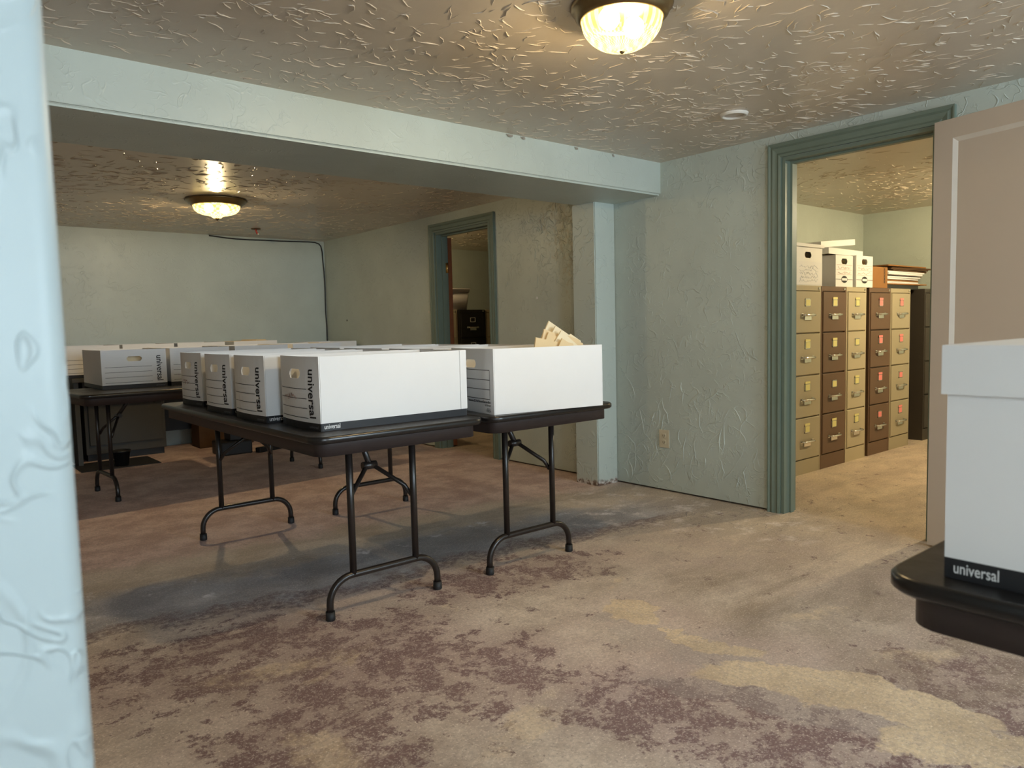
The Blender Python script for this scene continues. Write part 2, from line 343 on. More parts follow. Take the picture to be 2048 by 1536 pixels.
# wall behind the camera with the two daylight windows
bm = bmesh.new(); xs = [-1.0]
for a, b, z0, z1 in WINS:
    bx(bm, xs[-1], a, WB-0.12, WB, 0, CE); bx(bm, a, b, WB-0.12, WB, 0, z0); bx(bm, a, b, WB-0.12, WB, z1, CE); xs.append(b)
bx(bm, xs[-1], 7.5, WB-0.12, WB, 0, CE)
st('wall_back', bm, 'wall_paint', 'pale green wall with two daylight windows', 'wall')
for i, (a, b, z0, z1) in enumerate(WINS):
    wn = thing('window_%d' % (i+1), ('narrow', 'wide')[i] + ' white-framed window letting daylight in', 'window', kind='structure')
    bm = bmesh.new()
    for d in ((a, a+0.04, z0, z1), (b-0.04, b, z0, z1), (a+0.04, b-0.04, z0, z0+0.04), (a+0.04, b-0.04, z1-0.04, z1)): bx(bm, d[0], d[1], WB-0.10, WB-0.03, d[2], d[3])
    obj('window_frame', bm, 'bead_paint', wn)
    boxobj('pane', (a+0.04, b-0.04, WB-0.07, WB-0.065, z0+0.04, z1-0.04), 'glass', wn)
# wall with the two doorways
D1 = (1.41, 2.19, 1.965); D2 = (4.775, 5.555, 1.935)
bm = bmesh.new()
for y0, y1, z0, z1 in ((WB, D1[0], 0.012, CE), (D1[0], D1[1], D1[2], CE), (D1[1], D2[0], 0.012, CE), (D2[0], D2[1], D2[2], CE), (D2[1], YF, 0.012, CE)):
    bx(bm, XW, XW+0.115, y0, y1, z0, z1)
st('wall_right', bm, 'wall_paint_right', 'pale green trowelled wall with two green-framed doorways', 'wall')
bm = bmesh.new(); bx(bm, XW+0.115, 7.5, 3.385, 3.50, 0, CE); st('wall_partition', bm, 'wall_paint', 'pale green wall behind the row of filing cabinets', 'wall')
bm = bmesh.new(); bx(bm, 7.32, 7.44, WB, YF, 0, CE); st('wall_outer', bm, 'wall_paint', 'pale green end wall of the cabinet rooms', 'wall')
# raised skip-trowel strokes: uncountable, one part per surface
def strokes(name, parent, mat, P, areas, seed):
    rnd = random.Random(seed); V, Fc = [], []
    for u0, u1, v0, v1, n, ln, wd, ht, head, spread in areas:
        cl = [(rnd.uniform(u0, u1), rnd.uniform(v0, v1), rnd.uniform(0, 2*PI)) for _ in range(max(4, n // 14))]
        for _ in range(n):
            if rnd.random() < 0.72:
                c = rnd.choice(cl); u, v = c[0]+rnd.gauss(0, 0.11), c[1]+rnd.gauss(0, 0.11); th = c[2]+rnd.gauss(0, 0.6)
            else: u, v, th = rnd.uniform(u0, u1), rnd.uniform(v0, v1), rnd.uniform(0, 2*PI)
            if head is not None: th = head+rnd.gauss(0, spread)
            L = ln*rnd.uniform(0.35, 1.5); m = rnd.choice((3, 4, 5)); st_ = L/m; w_ = wd*rnd.uniform(0.6, 1.3); h_ = ht*rnd.uniform(0.5, 1.2); b0 = len(V); ok = True; bend = rnd.gauss(0, 0.22)
            pts = []
            for q in range(m+1):
                if not (u0 < u < u1 and v0 < v < v1): ok = False; break
                t = math.sin(PI*(q+0.35)/(m+0.7)); nu, nv = -math.sin(th), math.cos(th)
                pts += [P(u+nu*w_*t*0.5, v+nv*w_*t*0.5, 0), P(u+nu*w_*0.1*rnd.uniform(-1, 1), v+nv*w_*0.1*rnd.uniform(-1, 1), h_*t), P(u-nu*w_*t*0.5, v-nv*w_*t*0.5, 0)]
                u += math.cos(th)*st_; v += math.sin(th)*st_; th += bend+rnd.gauss(0, 0.35)
            if not ok: continue
            V += pts
            for q in range(m):
                a = b0+q*3; Fc += [(a, a+3, a+4, a+1), (a+1, a+4, a+5, a+2)]
    me = bpy.data.meshes.new(name); me.from_pydata(V, [], Fc); me.materials.append(MAT[mat])
    o = obj(name, me, None, bpy.data.objects[parent]); o['kind'] = 'stuff'; return o
strokes('trowel_relief', 'ceiling', 'ceiling', lambda u, v, h: (u, v, CE+0.0004-h), [
    (0.2, 3.775, 0.7, 3.02, 3000, 0.066, 0.0055, 0.0030, None, 0), (0.5, 3.775, 3.6, 7.75, 3600, 0.070, 0.0075, 0.0036, None, 0),
    (3.90, 7.3, 1.0, 3.38, 1500, 0.070, 0.0075, 0.0040, None, 0), (3.90, 6.5, 4.8, 7.75, 600, 0.060, 0.008, 0.004, None, 0)], 5)
strokes('trowel_relief', 'wall_right', 'wall_paint_right', lambda u, v, h: (XW+0.0004-h, u, v), [
    (2.29, 3.41, 0.02, 0.75, 130, 0.15, 0.0085, 0.0036, PI/2+0.35, 0.45), (2.29, 3.41, 0.05, 2.05, 500, 0.045, 0.006, 0.0022, PI/2, 0.7), (3.64, 4.66, 0.05, 2.0, 260, 0.045, 0.006, 0.0022, PI/2, 0.9),
    (3.64, 4.3, 1.35, 2.03, 120, 0.07, 0.008, 0.0035, PI/2, 0.8), (0.2, 1.3, 1.97, 2.08, 40, 0.045, 0.006, 0.0025, None, 0)], 9)
# beam and its pilaster
bm = bmesh.new(); bx(bm, -0.88, XW, 3.025, 3.59, 1.888, CE)
bmesh.ops.bevel(bm, geom=[e for e in bm.edges if all(abs(v.co.z-1.888) < 1e-4 for v in e.verts) and abs(e.verts[0].co.y-e.verts[1].co.y) < 1e-4], offset=0.012, segments=3, affect='EDGES')
beam = st('ceiling_beam', bm, 'wall_paint', 'pale green boxed ceiling beam crossing between the two halves of the room', 'beam')
for i, (x, wd) in enumerate(((2.52, 0.05), (2.62, 0.035), (3.02, 0.03), (3.33, 0.02))):      # loose paint curls at the joint
    bm = bmesh.new(); vs = [bm.verts.new(p) for p in ((x, 3.024, 2.086), (x+wd, 3.024, 2.087), (x+wd*0.8, 3.014, 2.072), (x+wd*0.3, 3.012, 2.070))]
    bm.faces.new(vs); bmesh.ops.solidify(bm, geom=bm.faces[:], thickness=0.002); obj('paint_flake', bm, 'bead_paint', beam)
bm = bmesh.new(); bx(bm, 3.585, XW, 3.415, 3.625, 0, 1.888)
bmesh.ops.bevel(bm, geom=[e for e in bm.edges if abs(e.verts[0].co.z-e.verts[1].co.z) > 1], offset=0.006, segments=2, affect='EDGES')
k = N('pilaster_paint'); x, y, z = k.sep()
low = k.ss(k.math('ADD', z, k.math('MULTIPLY', k.noise(18, 6, 0.7), 0.09)), 0.06, 0.09, 1.0, 0.0)
cc = k.mix(low, k.mix(k.noise(2, 4), tuple(v*0.95 for v in WALLC), tuple(v*1.04 for v in WALLC)), k.mix(k.ss(k.noise(40, 5), 0.42, 0.6), (0.16, 0.10, 0.07), (0.62, 0.58, 0.54)))
k.bsdf(cc, 0.45, 0, 0.4, k.bump(k.ridges(12, 0.04, 9, (0.45, 0.58)), 0.5, 0.004)); MAT['pilaster_paint'] = k.m
st('trim_1', bm, 'pilaster_paint', 'square pale green pilaster under the end of the ceiling beam', 'pilaster')

def casing(parent, y0, y1, zt, side):
    """moulded door casing round an opening in the wall x = XW, on its room side"""
    prof = [(0.0, 0.0), (0.0, -0.016), (0.012, -0.020), (0.022, -0.014), (0.034, -0.017), (0.046, -0.021), (0.058, -0.016), (0.068, -0.022), (0.075, -0.022), (0.075, 0.0)]
    for s, yy in ((1, y1), (-1, y0)):
        bm = bmesh.new()
        ra = [(XW+dx, yy+s*(0.002+u), 0.0) for u, dx in prof]; rb = [(XW+dx, yy+s*(0.002+u), zt+0.002+u) for u, dx in prof]
        loft(bm, [ra, rb], False); obj('casing_side', bm, 'casing_paint', parent)
    bm = bmesh.new()
    ra = [(XW+dx, y0-0.002-u, zt+0.002+u) for u, dx in prof]; rb = [(XW+dx, y1+0.002+u, zt+0.002+u) for u, dx in prof]
    loft(bm, [ra, rb], False); obj('casing_head', bm, 'casing_paint', parent)
    for yy in (y1, y0):
        s = -1 if yy == y1 else 1
        bm = bmesh.new(); lo, hi = sorted((yy, yy+s*0.018)); bx(bm, XW-0.004, XW+0.12, lo, hi, 0, zt)
        lo, hi = sorted((yy+s*0.018, yy+s*0.030)); bx(bm, XW+0.050, XW+0.085, lo, hi, 0, zt-0.018)
        obj('jamb', bm, 'casing_paint', parent)
    bm = bmesh.new(); bx(bm, XW-0.004, XW+0.12, y0+0.018, y1-0.018, zt-0.018, zt); bx(bm, XW+0.05, XW+0.085, y0+0.03, y1-0.03, zt-0.030, zt-0.018)
    obj('head_jamb', bm, 'casing_paint', parent)
d1 = thing('door_1', 'beige panelled door swung open beside the cabinet room doorway', 'door', kind='structure'); casing(d1, *D1, 1)
d2 = thing('door_2', 'green-framed doorway with a brown door standing open inward', 'door', kind='structure'); casing(d2, *D2, -1)
# beige leaf of door_1, folded back along the wall (local x along the leaf, room side towards -y)
lw, lh = 0.76, 1.945
lf = bpy.data.objects.new('leaf', None); C.objects.link(lf); lf.parent = d1
lf.location = (3.705, 1.385, 0.012); lf.rotation_euler = (0, 0, math.atan2(-0.977, -0.215))
# local x goes from hinge along the leaf; the room side is local -y (points to -x world)
bm = bmesh.new(); sw = 0.085
bx(bm, 0, sw, -0.018, 0.018, 0, lh); bx(bm, lw-sw, lw, -0.018, 0.018, 0, lh); bx(bm, sw, lw-sw, -0.018, 0.018, lh-0.085, lh); bx(bm, sw, lw-sw, -0.018, 0.018, 0, 0.12)
obj('stile', bm, 'door_paint', lf)
boxobj('panel', (sw, lw-sw, -0.006, 0.008, 0.12, lh-0.085), 'door_paint', lf)
def bead(p, q, inx, inz):
    bm = bmesh.new(); (x0, z0), (x1, z1) = p, q; b = 0.018
    v = [bm.verts.new(c) for c in ((x0, -0.018, z0), (x1, -0.018, z1), (x1+inx[1]*b, -0.006, z1+inz[1]*b), (x0+inx[0]*b, -0.006, z0+inz[0]*b), (x0, -0.006, z0), (x1, -0.006, z1))]
    for f in ((0, 1, 2, 3), (0, 4, 5, 1), (4, 3, 2, 5), (0, 3, 4), (1, 5, 2)): bm.faces.new([v[i] for i in f])
    obj('bead', bm, 'bead_paint', lf)
X0, X1, Z0, Z1 = sw, lw-sw, 0.12, lh-0.085
bead((X0, Z0), (X0, Z1), (1, 1), (1, -1)); bead((X1, Z0), (X1, Z1), (-1, -1), (1, -1)); bead((X0, Z1), (X1, Z1), (1, -1), (-1, -1)); bead((X0, Z0), (X1, Z0), (1, -1), (1, 1))
# brown leaf of door_2 opened inward, almost edge-on
lf2 = obj('leaf', (lambda b: (bx(b, 0, 0.76, -0.035, 0.0, 0.012, 1.90), b)[1])(bmesh.new()), 'brown_wood', d2, (XW+0.118, D2[1]-0.022, 0), (0, 0, math.radians(64.0)))
for zz in (1.63, 0.25):
    bm = bmesh.new(); tube(bm, [(XW+0.108, D2[1]-0.026, zz-0.045), (XW+0.108, D2[1]-0.026, zz+0.045)], 0.008, 10)
    bx(bm, XW+0.088, XW+0.108, D2[1]-0.0235, D2[1]-0.019, zz-0.045, zz+0.045); obj('hinge', bm, 'brass', d2)

# ------------------------------------------------------------------ lamps
def lamp(name, label, loc, watts, style, col=LAMP_COL):
    t = thing(name, label, 'ceiling lamp', loc, 0, 'ceiling lamps')
    if style == 'dome':
        bm = bmesh.new(); lathe(bm, [(0.0, 0.0), (0.160, 0.0), (0.163, -0.006), (0.158, -0.014), (0.150, -0.020), (0.147, -0.034), (0.141, -0.040), (0.136, -0.046), (0.131, -0.048), (0.127, -0.044), (0.127, -0.036), (0.09, -0.02), (0.0, -0.02)], 56)
        obj('metal_ring', bm, 'bronze', t)
        prof = [(0.127*math.cos(a), -0.046-0.095*math.sin(a)) for a in [PI/2*i/12 for i in range(12)]]+[(0.008, -0.1412)]
        bm = bmesh.new(); lathe(bm, prof, 96, False, rib=0.0022, pat=lambda i, j: (j // 2) % 2 if i < 4 else (i+j) % 2); obj('glass_shade', bm, ['lamp_glass', 'lamp_glass_amber'], t)
        bm = bmesh.new(); lathe(bm, [(0.0, -0.139), (0.008, -0.140), (0.008, -0.144), (0.004, -0.149), (0.0, -0.150)], 16); obj('finial', bm, 'bronze', t)
        bz = -0.075
    else:
        bm = bmesh.new(); lathe(bm, [(0.0, 0.0), (0.215, 0.0), (0.222, -0.008), (0.214, -0.018), (0.205, -0.020), (0.198, -0.030), (0.186, -0.034), (0.180, -0.046), (0.170, -0.050), (0.166, -0.044), (0.12, -0.02), (0.0, -0.02)], 56)
        obj('metal_ring', bm, 'bronze', t)
        prof = [(0.166, -0.048), (0.164, -0.062), (0.155, -0.080), (0.138, -0.095), (0.112, -0.106), (0.080, -0.113), (0.055, -0.118), (0.040, -0.124), (0.030, -0.134), (0.018, -0.137)]
        bm = bmesh.new(); lathe(bm, prof, 72, False, rib=0.0018, pat=lambda i, j: (i+j // 2) % 2); obj('glass_shade', bm, ['lamp_glass', 'lamp_glass_amber'], t)
        bm = bmesh.new(); lathe(bm, [(0.0, -0.134), (0.018, -0.136), (0.014, -0.144), (0.006, -0.150), (0.0, -0.158)], 16); obj('finial', bm, 'bronze', t)
        bz = -0.085
    li = bpy.data.lights.new('bulb_light', 'POINT'); li.energy = watts; li.color = col; li.shadow_soft_size = 0.035
    lo = bpy.data.objects.new('bulb_light', li); C.objects.link(lo); lo.parent = t; lo.location = (0, 0, -0.071)
    for q in (-1, 1):
        bm = bmesh.new(); bmesh.ops.create_uvsphere(bm, u_segments=14, v_segments=8, radius=0.034); obj('bulb', bm, 'bulb', t, (q*0.058, 0, bz+0.02))
    return t
lamp('ceiling_lamp', 'ribbed glass dome ceiling lamp with bronze ring, in front of the beam', (1.845, 1.625, CE), LAMP1_W, 'dome')
lamp('ceiling_lamp', 'shallow glass bowl ceiling lamp with pointed finial, beyond the beam', (1.94, 5.74, CE), LAMP2_W, 'bowl')
lamp('ceiling_lamp', 'glass dome ceiling lamp lighting the filing cabinet room', (6.15, 1.35, CE), LAMP3_W, 'dome', (1.0, 0.87, 0.64))
lamp('ceiling_lamp', 'dim glass dome ceiling lamp in the room behind the brown door', (4.35, 6.75, CE), LAMP4_W, 'dome')

# ------------------------------------------------------------------ folding tables (long axis local y)
TW, TL, TH = 0.74, 1.89, 0.724
def folding_table(label, loc, rz):
    t = thing('folding_table', label, 'table', loc, rz, 'black folding tables')
    o = lambda d: rrect(-TW/2+d, TW/2-d, -TL/2+d, TL/2-d, 0.06-d*0.5, 6)
    bm = bmesh.new(); rings = [(0.006, TH-0.026), (0.0, TH-0.020), (0.0, TH-0.006), (0.004, TH-0.001), (0.007, TH)]
    loft(bm, [[(x, y, z) for x, y in o(d)] for d, z in rings], True, mis=[1, 1, 1, 1])
    obj('tabletop', bm, ['laminate', 'table_edge'], t)
    bm = bmesh.new(); a = [(x, y) for x, y in o(0.028)]; b = [(x, y) for x, y in o(0.048)]
    loft(bm, [[(x, y, TH-0.026) for x, y in a], [(x, y, TH-0.074) for x, y in a], [(x, y, TH-0.074) for x, y in b], [(x, y, TH-0.026) for x, y in b]], True, (False, False))
    obj('apron', bm, 'apron_brown', t)
    for s in (-1, 1):
        yl = s*0.74
        for px in (-0.14, 0.14):
            bm = bmesh.new(); tube(bm, [(px, yl, 0.150), (px, yl, TH-0.028)], 0.0135, 12); obj('leg', bm, 'tube_brown', t)
        pts = [(-0.242, yl, 0.03)]+[(-0.242+0.095*(1-math.cos(a)), yl, 0.058+0.095*math.sin(a)) for a in [PI/2*i/8 for i in range(9)]]
        pts += [(-p[0], p[1], p[2]) for p in pts[::-1]]
        bm = bmesh.new(); tube(bm, pts, 0.0135, 12); ft = obj('foot_bar', bm, 'tube_brown', t)
        for px in (-0.242, 0.242):
            bm = bmesh.new(); tube(bm, [(px, yl, 0.0), (px, yl, 0.004), (px, yl, 0.034)], [0.0165, 0.0185, 0.0175], 14); obj('foot_cap', bm, 'rubber', ft)
        j = Vector((0, yl-s*0.10, 0.548))
        bm = bmesh.new(); tube(bm, [(0, yl-s*0.20, TH-0.030), (0, yl-s*0.17, 0.645), j], 0.0125, 8); br = obj('brace', bm, 'tube_brown', t)
        for q in (-1, 1):
            bm = bmesh.new(); tube(bm, [j+Vector((q*0.008, 0, 0)), (q*0.118, yl-s*0.030, 0.455), (q*0.137, yl-s*0.012, 0.415)], 0.009, 8); obj('brace_arm', bm, 'tube_brown', br)
        bm = bmesh.new(); tube(bm, [j+Vector((-0.03, 0, -0.004)), j+Vector((0.03, 0, -0.004))], 0.016, 10); obj('brace_lock', bm, 'tube_brown', br)
        bm = bmesh.new(); bx(bm, -0.17, 0.17, yl-0.022, yl+0.022, TH-0.034, TH-0.0265); obj('leg_bracket', bm, 'tube_brown', t)
    return t
T1 = folding_table('black folding table carrying four boxes in a row, farther from the right-hand wall', (1.437, 3.27, 0), 0)
T2 = folding_table('black folding table next to the pilaster, with bulging folders in its front box', (2.192, 3.26, 0), 0)
T3 = folding_table('black folding table set crosswise beneath the bowl lamp', (1.80, 5.66, 0), math.radians(-86.4))
T4 = folding_table('black folding table holding the lidded box beside the beige door', (1.41, -0.487, 0), 0)

# ------------------------------------------------------------------ file boxes
def panel(bm, us, vs, P, hole=None, band=None, thick=0.004, nrm=None):
    """grid panel: P(u,v)->point; hole=(u0,u1,v0,v1) with cut corners; rows below band get material 1"""
    us, vs = sorted(set(us)), sorted(set(vs))
    if hole:
        r = min(hole[3]-hole[2], hole[1]-hole[0])*0.32
        us = sorted(set(us+[hole[0], hole[0]+r, hole[1]-r, hole[1]])); vs = sorted(set(vs+[hole[2], hole[2]+r, hole[3]-r, hole[3]]))
    V = {}
    def v(i, j):
        if (i, j) not in V: V[(i, j)] = bm.verts.new(P(us[i], vs[j]))
        return V[(i, j)]
    fs = []
    for i in range(len(us)-1):
        for j in range(len(vs)-1):
            cu, cv = (us[i]+us[i+1])/2, (vs[j]+vs[j+1])/2
            q = [v(i, j), v(i+1, j), v(i+1, j+1), v(i, j+1)]
            if hole and hole[0] < cu < hole[1] and hole[2] < cv < hole[3]:
                eu = (cu < hole[0]+r)*-1+(cu > hole[1]-r); ev = (cv < hole[2]+r)*-1+(cv > hole[3]-r)
                if not (eu and ev): continue
                keep = {(-1, -1): (3, 0, 1), (1, -1): (0, 1, 2), (1, 1): (1, 2, 3), (-1, 1): (2, 3, 0)}[(eu, ev)]
                q = [q[n] for n in keep]
            f = bm.faces.new(q); f.smooth = False
            if band and cv < band: f.material_index = 1
            fs.append(f)
    bm.normal_update()
    if nrm is not None and fs and fs[0].normal.dot(Vector(nrm)) < 0: bmesh.ops.reverse_faces(bm, faces=fs)
    bm.normal_update()
    bmesh.ops.solidify(bm, geom=fs, thickness=thick)
    if band:
        for f in bm.faces: f.material_index = 1 if f.calc_center_median().z < band-1e-4 else 0
def file_box(name, label, corner, rz, z0, L=0.62, W=0.385, H=0.268, bulge=0.018, prnt='lined', group=None, lid=False, band=0.028, scr=None):
    R = Matrix.Rotation(rz, 3, 'Z'); ctr = Vector((corner[0], corner[1], z0))+R @ Vector((L/2, W/2, 0))
    t = thing(name, label, 'file box', ctr, rz, group)
    def fx(y, z): return bulge*(1-(2*y/W)**2)*(0.35+0.65*math.sin(PI*min(1, max(0, z/H)*0.9+0.05)))
    def fn(p): return Vector((-L/2-fx(p.y, p.z)-0.0012, p.y, p.z))
    bm = bmesh.new(); nb = 8 if bulge else 1
    ys = [-W/2+W*i/nb for i in range(nb+1)]; zs = [0.0, band, H*0.5, H] if band else [0, H*0.5, H]
    hl = (-0.048, 0.048, H*0.70, H*0.70+0.034) if prnt else None
    panel(bm, ys, zs, lambda u, v: (-L/2-fx(u, v), u, v), hl, band, 0.004, (-1, 0, 0))
    panel(bm, ys, zs, lambda u, v: (L/2+fx(u, v)*0.6, u, v), hl, band, 0.004, (1, 0, 0))
    for s in (-1, 1):
        panel(bm, [-L/2+0.0046, 0, L/2-0.0046], zs, lambda u, v: (u, s*W/2, v), None, band, 0.004, (0, s, 0))
    bx(bm, -L/2+0.003, L/2-0.003, -W/2+0.003, W/2-0.003, 0.002, 0.006)
    bmesh.ops.remove_doubles(bm, verts=bm.verts[:], dist=1e-5)
    body = obj('body', bm, ['card_white', 'band_black'], t)
    if prnt == 'lined':
        text_obj('lettering', 'universal', 0.056, 'ink_black', t, (0, -W/2+0.064, H-0.046), (0, 0, -1), (0, -1, 0), 0.0009, fn, 0.178)
        for i in range(4):
            zl = H*0.555-i*0.0355; bm = bmesh.new()
            yy = [W/2-0.02-(W*0.72)*q/8 for q in range(9)]
            for a, b in zip(yy, yy[1:]):
                bm.faces.new([bm.verts.new(fn(Vector((0, *c)))) for c in ((a, zl), (b, zl), (b, zl+0.0022), (a, zl+0.0022))])
            obj('ruled_line', bm, 'ink_black', t)
        text_obj('band_print', 'universal', 0.016, 'ink_grey', t, (0, -W/2+0.075, 0.008), (0, -1, 0), (0, 0, 1), 0, fn, 0.06)
        text_obj('band_lettering', 'universal', 0.024, 'ink_white', t, (-L/2+0.013, -W/2-0.0012, 0.008), (1, 0, 0), (0, 0, 1), 0.0003, None, 0.062)
    if prnt == 'framed':
        zt, zb, yr, yl = 0.182, 0.062, -W/2+0.03, W/2-0.05; wd = 0.0022
        bm = bmesh.new()
        ys_ = [yl+(yr-yl)*q/10 for q in range(11)]
        for z1 in (zt, zt-0.04, zt-0.08, zb):
            for ya, yb in zip(ys_, ys_[1:]):
                bm.faces.new([bm.verts.new(fn(Vector((0, a, b)))) for a, b in ((ya, z1-wd/2), (yb, z1-wd/2), (yb, z1+wd/2), (ya, z1+wd/2))])
        for y1 in (yl, yr):
            bm.faces.new([bm.verts.new(fn(Vector((0, a, b)))) for a, b in ((y1+wd/2, zb), (y1-wd/2, zb), (y1-wd/2, zt), (y1+wd/2, zt))])
        obj('printed_frame', bm, 'ink_black', t)
        for tx, sz, zz, ln, bo in (('Extension EZ Fold Record Storage Box', 0.014, 0.045, 0.19, 0.0003), ('LETTER SIZE', 0.011, 0.032, 0.045, 0), ('Reorder no.', 0.009, 0.020, 0.03, 0), ('750824', 0.015, 0.008, 0.036, 0)):
            text_obj('lettering', tx, sz, 'ink_black', t, (0, -W/2+0.026+ln, zz), (0, -1, 0), (0, 0, 1), bo, fn, ln)
    if scr:
        bm = bmesh.new(); random.seed(scr)
        for row, z1 in ((0, H*0.44),):
            p = []
            for q in range(16): p.append(fn(Vector((0, W*0.30-q*0.008, z1+random.uniform(-0.012, 0.014)))))
            tube(bm, p, 0.0007, 4)
        obj('handwriting', bm, 'ink_red', t)
    if lid:
        bm = bmesh.new(); g = 0.006; lo = H-0.060; hi = H+0.006
        rr = [(-L/2-g, -W/2-g), (L/2+g, -W/2-g), (L/2+g, W/2+g), (-L/2-g, W/2+g)]; ri = [(a+math.copysign(0.005, -a), b+math.copysign(0.005, -b)) for a, b in rr]
        loft(bm, [[(a, b, hi-0.005) for a, b in ri], [(a, b, lo) for a, b in ri], [(a, b, lo) for a, b in rr], [(a, b, hi) for a, b in rr]], False, (False, True))
        obj('lid', bm, 'card_white', t)
    return t
def flap(t, L, W, H):
    boxobj('end_flap', (L/2-0.030, L/2+0.001, -W/2-0.0035, -W/2-0.0005, 0.029, H-0.001), 'card_white', t)
G1 = 'open file boxes on the tables'
zt = TH+0.0005
b = file_box('file_box', 'open white file box with a flap seam, at the open-floor end of the row', (1.158, 2.462), math.radians(-0.8), zt, 0.642, 0.345, 0.269, 0.022, group=G1, scr=3); flap(b, 0.642, 0.345, 0.269)
file_box('file_box', 'second open white file box of the row, jutting toward the table edge', (1.119, 2.868), 0, zt, group=G1, W=0.33)
file_box('file_box', 'third open white file box in the row of four, with a punched-in hand hole flap', (1.133, 3.292), math.radians(1), zt, group=G1, W=0.32)
file_box('file_box', 'last open white file box of the row of four, nearest the crosswise table', (1.168, 3.80), math.radians(1.5), zt, group=G1, W=0.31, scr=5)
BA = file_box('file_box', 'open white file box with a printed frame and folders bulging out of its top', (1.872, 2.361), math.radians(-9.3), zt, 0.556, 0.385, 0.271, 0.006, 'framed', G1, band=None)
file_box('file_box', 'open white file box directly behind the one with bulging folders', (1.875, 2.80), 0, zt, group=G1, bulge=0.01)
file_box('file_box', 'open white file box third along the table by the pilaster', (1.87, 3.25), math.radians(1), zt, group=G1, bulge=0.01)
file_box('file_box', 'open white file box at the far end of the table by the pilaster', (1.88, 3.72), math.radians(-1), zt, group=G1, bulge=0.01)
for i, (xr, lb) in enumerate(((1.492, 'first open file box on the crosswise table, its dark side toward the entry wall'), (1.939, 'second open file box on the crosswise table'), (2.397, 'third open file box on the crosswise table'), (2.855, 'last open file box on the crosswise table, toward the wall with the brown door'))):
    file_box('file_box', lb, (xr, 5.63), PI/2, zt, 0.62, 0.415 if i != 1 else 0.42, 0.268, 0.0, group='file boxes on the crosswise table')
# lidded box right beside the beige door
fb = file_box('file_box', 'closed white file box with lid on the table beside the beige door', (1.088, -0.235), 0, TH+0.0005, 0.385, 0.622, 0.312, 0.0, None, None, True, 0.028)
text_obj('band_lettering', 'universal', 0.022, 'ink_white', fb, (-0.385/2-0.001, 0.622/2-0.012, 0.0085), (0, -1, 0), (0, 0, 1), 0.0002, None, 0.054)

# ------------------------------------------------------------------ manila folders
def folder_mesh(mat):
    bm = bmesh.new(); w, h = 0.295, 0.240
    out = [(-w/2, 0), (w/2, 0), (w/2, h-0.012), (w/2-0.02, h-0.012), (w/2-0.027, h), (w/2-0.115, h), (w/2-0.122, h-0.012), (-w/2, h-0.012)]
    loft(bm, [[(a, 0.0035, b) for a, b in out], [(a, 0.0015, b) for a, b in out]], False)
    out2 = [(-w/2, 0), (w/2, 0), (w/2, h-0.014), (-w/2, h-0.014)]
    loft(bm, [[(a, -0.0015, b) for a, b in out2], [(a, -0.0035, b) for a, b in out2]], False)
    bx(bm, -w/2, w/2, -0.0035, 0.0035, -0.0015, 0.0)
    bx(bm, -w/2+0.008, w/2-0.010, -0.0012, 0.0012, 0.001, h-0.016, 1)
    return mesh('folder', bm, [mat, 'paper_white'])
FM, FMP = folder_mesh('manila'), folder_mesh('manila_pale')
def folder(label, loc, rot, m=FM, group=None, sx=1.0):
    o = obj('manila_folder', m, None, None, loc, rot); o.scale = (sx, 1, 1); return tag(o, label, 'folder', group)
# fan of folders leaning out of the front box
FAN = [(2.300, 2.425, 0.982, 31, 'rearmost manila folder fanned out of the front box, highest corner up'),
       (2.298, 2.392, 0.956, 35, 'manila folder second from the back of the fan'),
       (2.261, 2.38, 0.961, 18, 'manila folder leaning toward the row of four boxes'),
       (2.256, 2.368, 0.938, 26, 'manila folder with white papers showing along its edge'),
       (2.290, 2.356, 0.933, 38, 'pale manila folder slumped toward the pilaster'),
       (2.199, 2.350, 0.936, 12, 'manila folder low in the fan with a written tab'),
       (2.285, 2.325, 0.906, 30, 'front manila folder of the fan, barely above the box rim')]
for i, (x, y, z, a, lb) in enumerate(FAN):
    o = folder(lb, (x-math.sin(math.radians(a))*0.12*0.74, y, z-0.12*0.74*math.cos(math.radians(a))), (math.radians(-1), math.radians(a), math.radians(-9)), FMP if i in (0, 1, 4) else FM, 'folders bulging from the front box')
    o.scale = (0.74, 1, 0.74)
# folders standing inside the other open boxes
def fill(x0, y0, along, n, step, label, group, dz=0.0):
    for i in range(n):
        p = (x0+(i*step if along == 'x' else 0), y0+(i*step if along == 'y' else 0), TH+0.0095+dz)
        folder(label, p, (0, 0, PI/2 if along == 'x' else 0), FM if i % 3 else FMP, group, 0.90 if along == 'x' else 1.0)
for (cx, cy, n), lb in zip(((1.24, 2.634, 8), (1.22, 3.033, 7), (1.24, 3.452, 8), (1.28, 3.955, 7), (1.97, 3.0, 7), (1.98, 3.45, 8), (1.99, 3.9, 6)), ('box at the open-floor end', 'second box of the row of four', 'third box of the row of four', 'last box of the row of four', 'box behind the bulging folders', 'third box by the pilaster', 'far-end box by the pilaster')):
    fill(cx, cy, 'x', n, 0.058, 'manila folder standing inside the ' + lb, 'folders inside the ' + lb)
for (cx, n), lb in zip(((1.285, 7), (1.73, 7), (2.19, 7), (2.648, 6)), ('first', 'second', 'third', 'last')):
    fill(cx, 5.72, 'y', n, 0.075, 'manila folder standing inside the %s box of the crosswise table' % lb, 'folders inside the %s box of the crosswise table' % lb, 0.004)

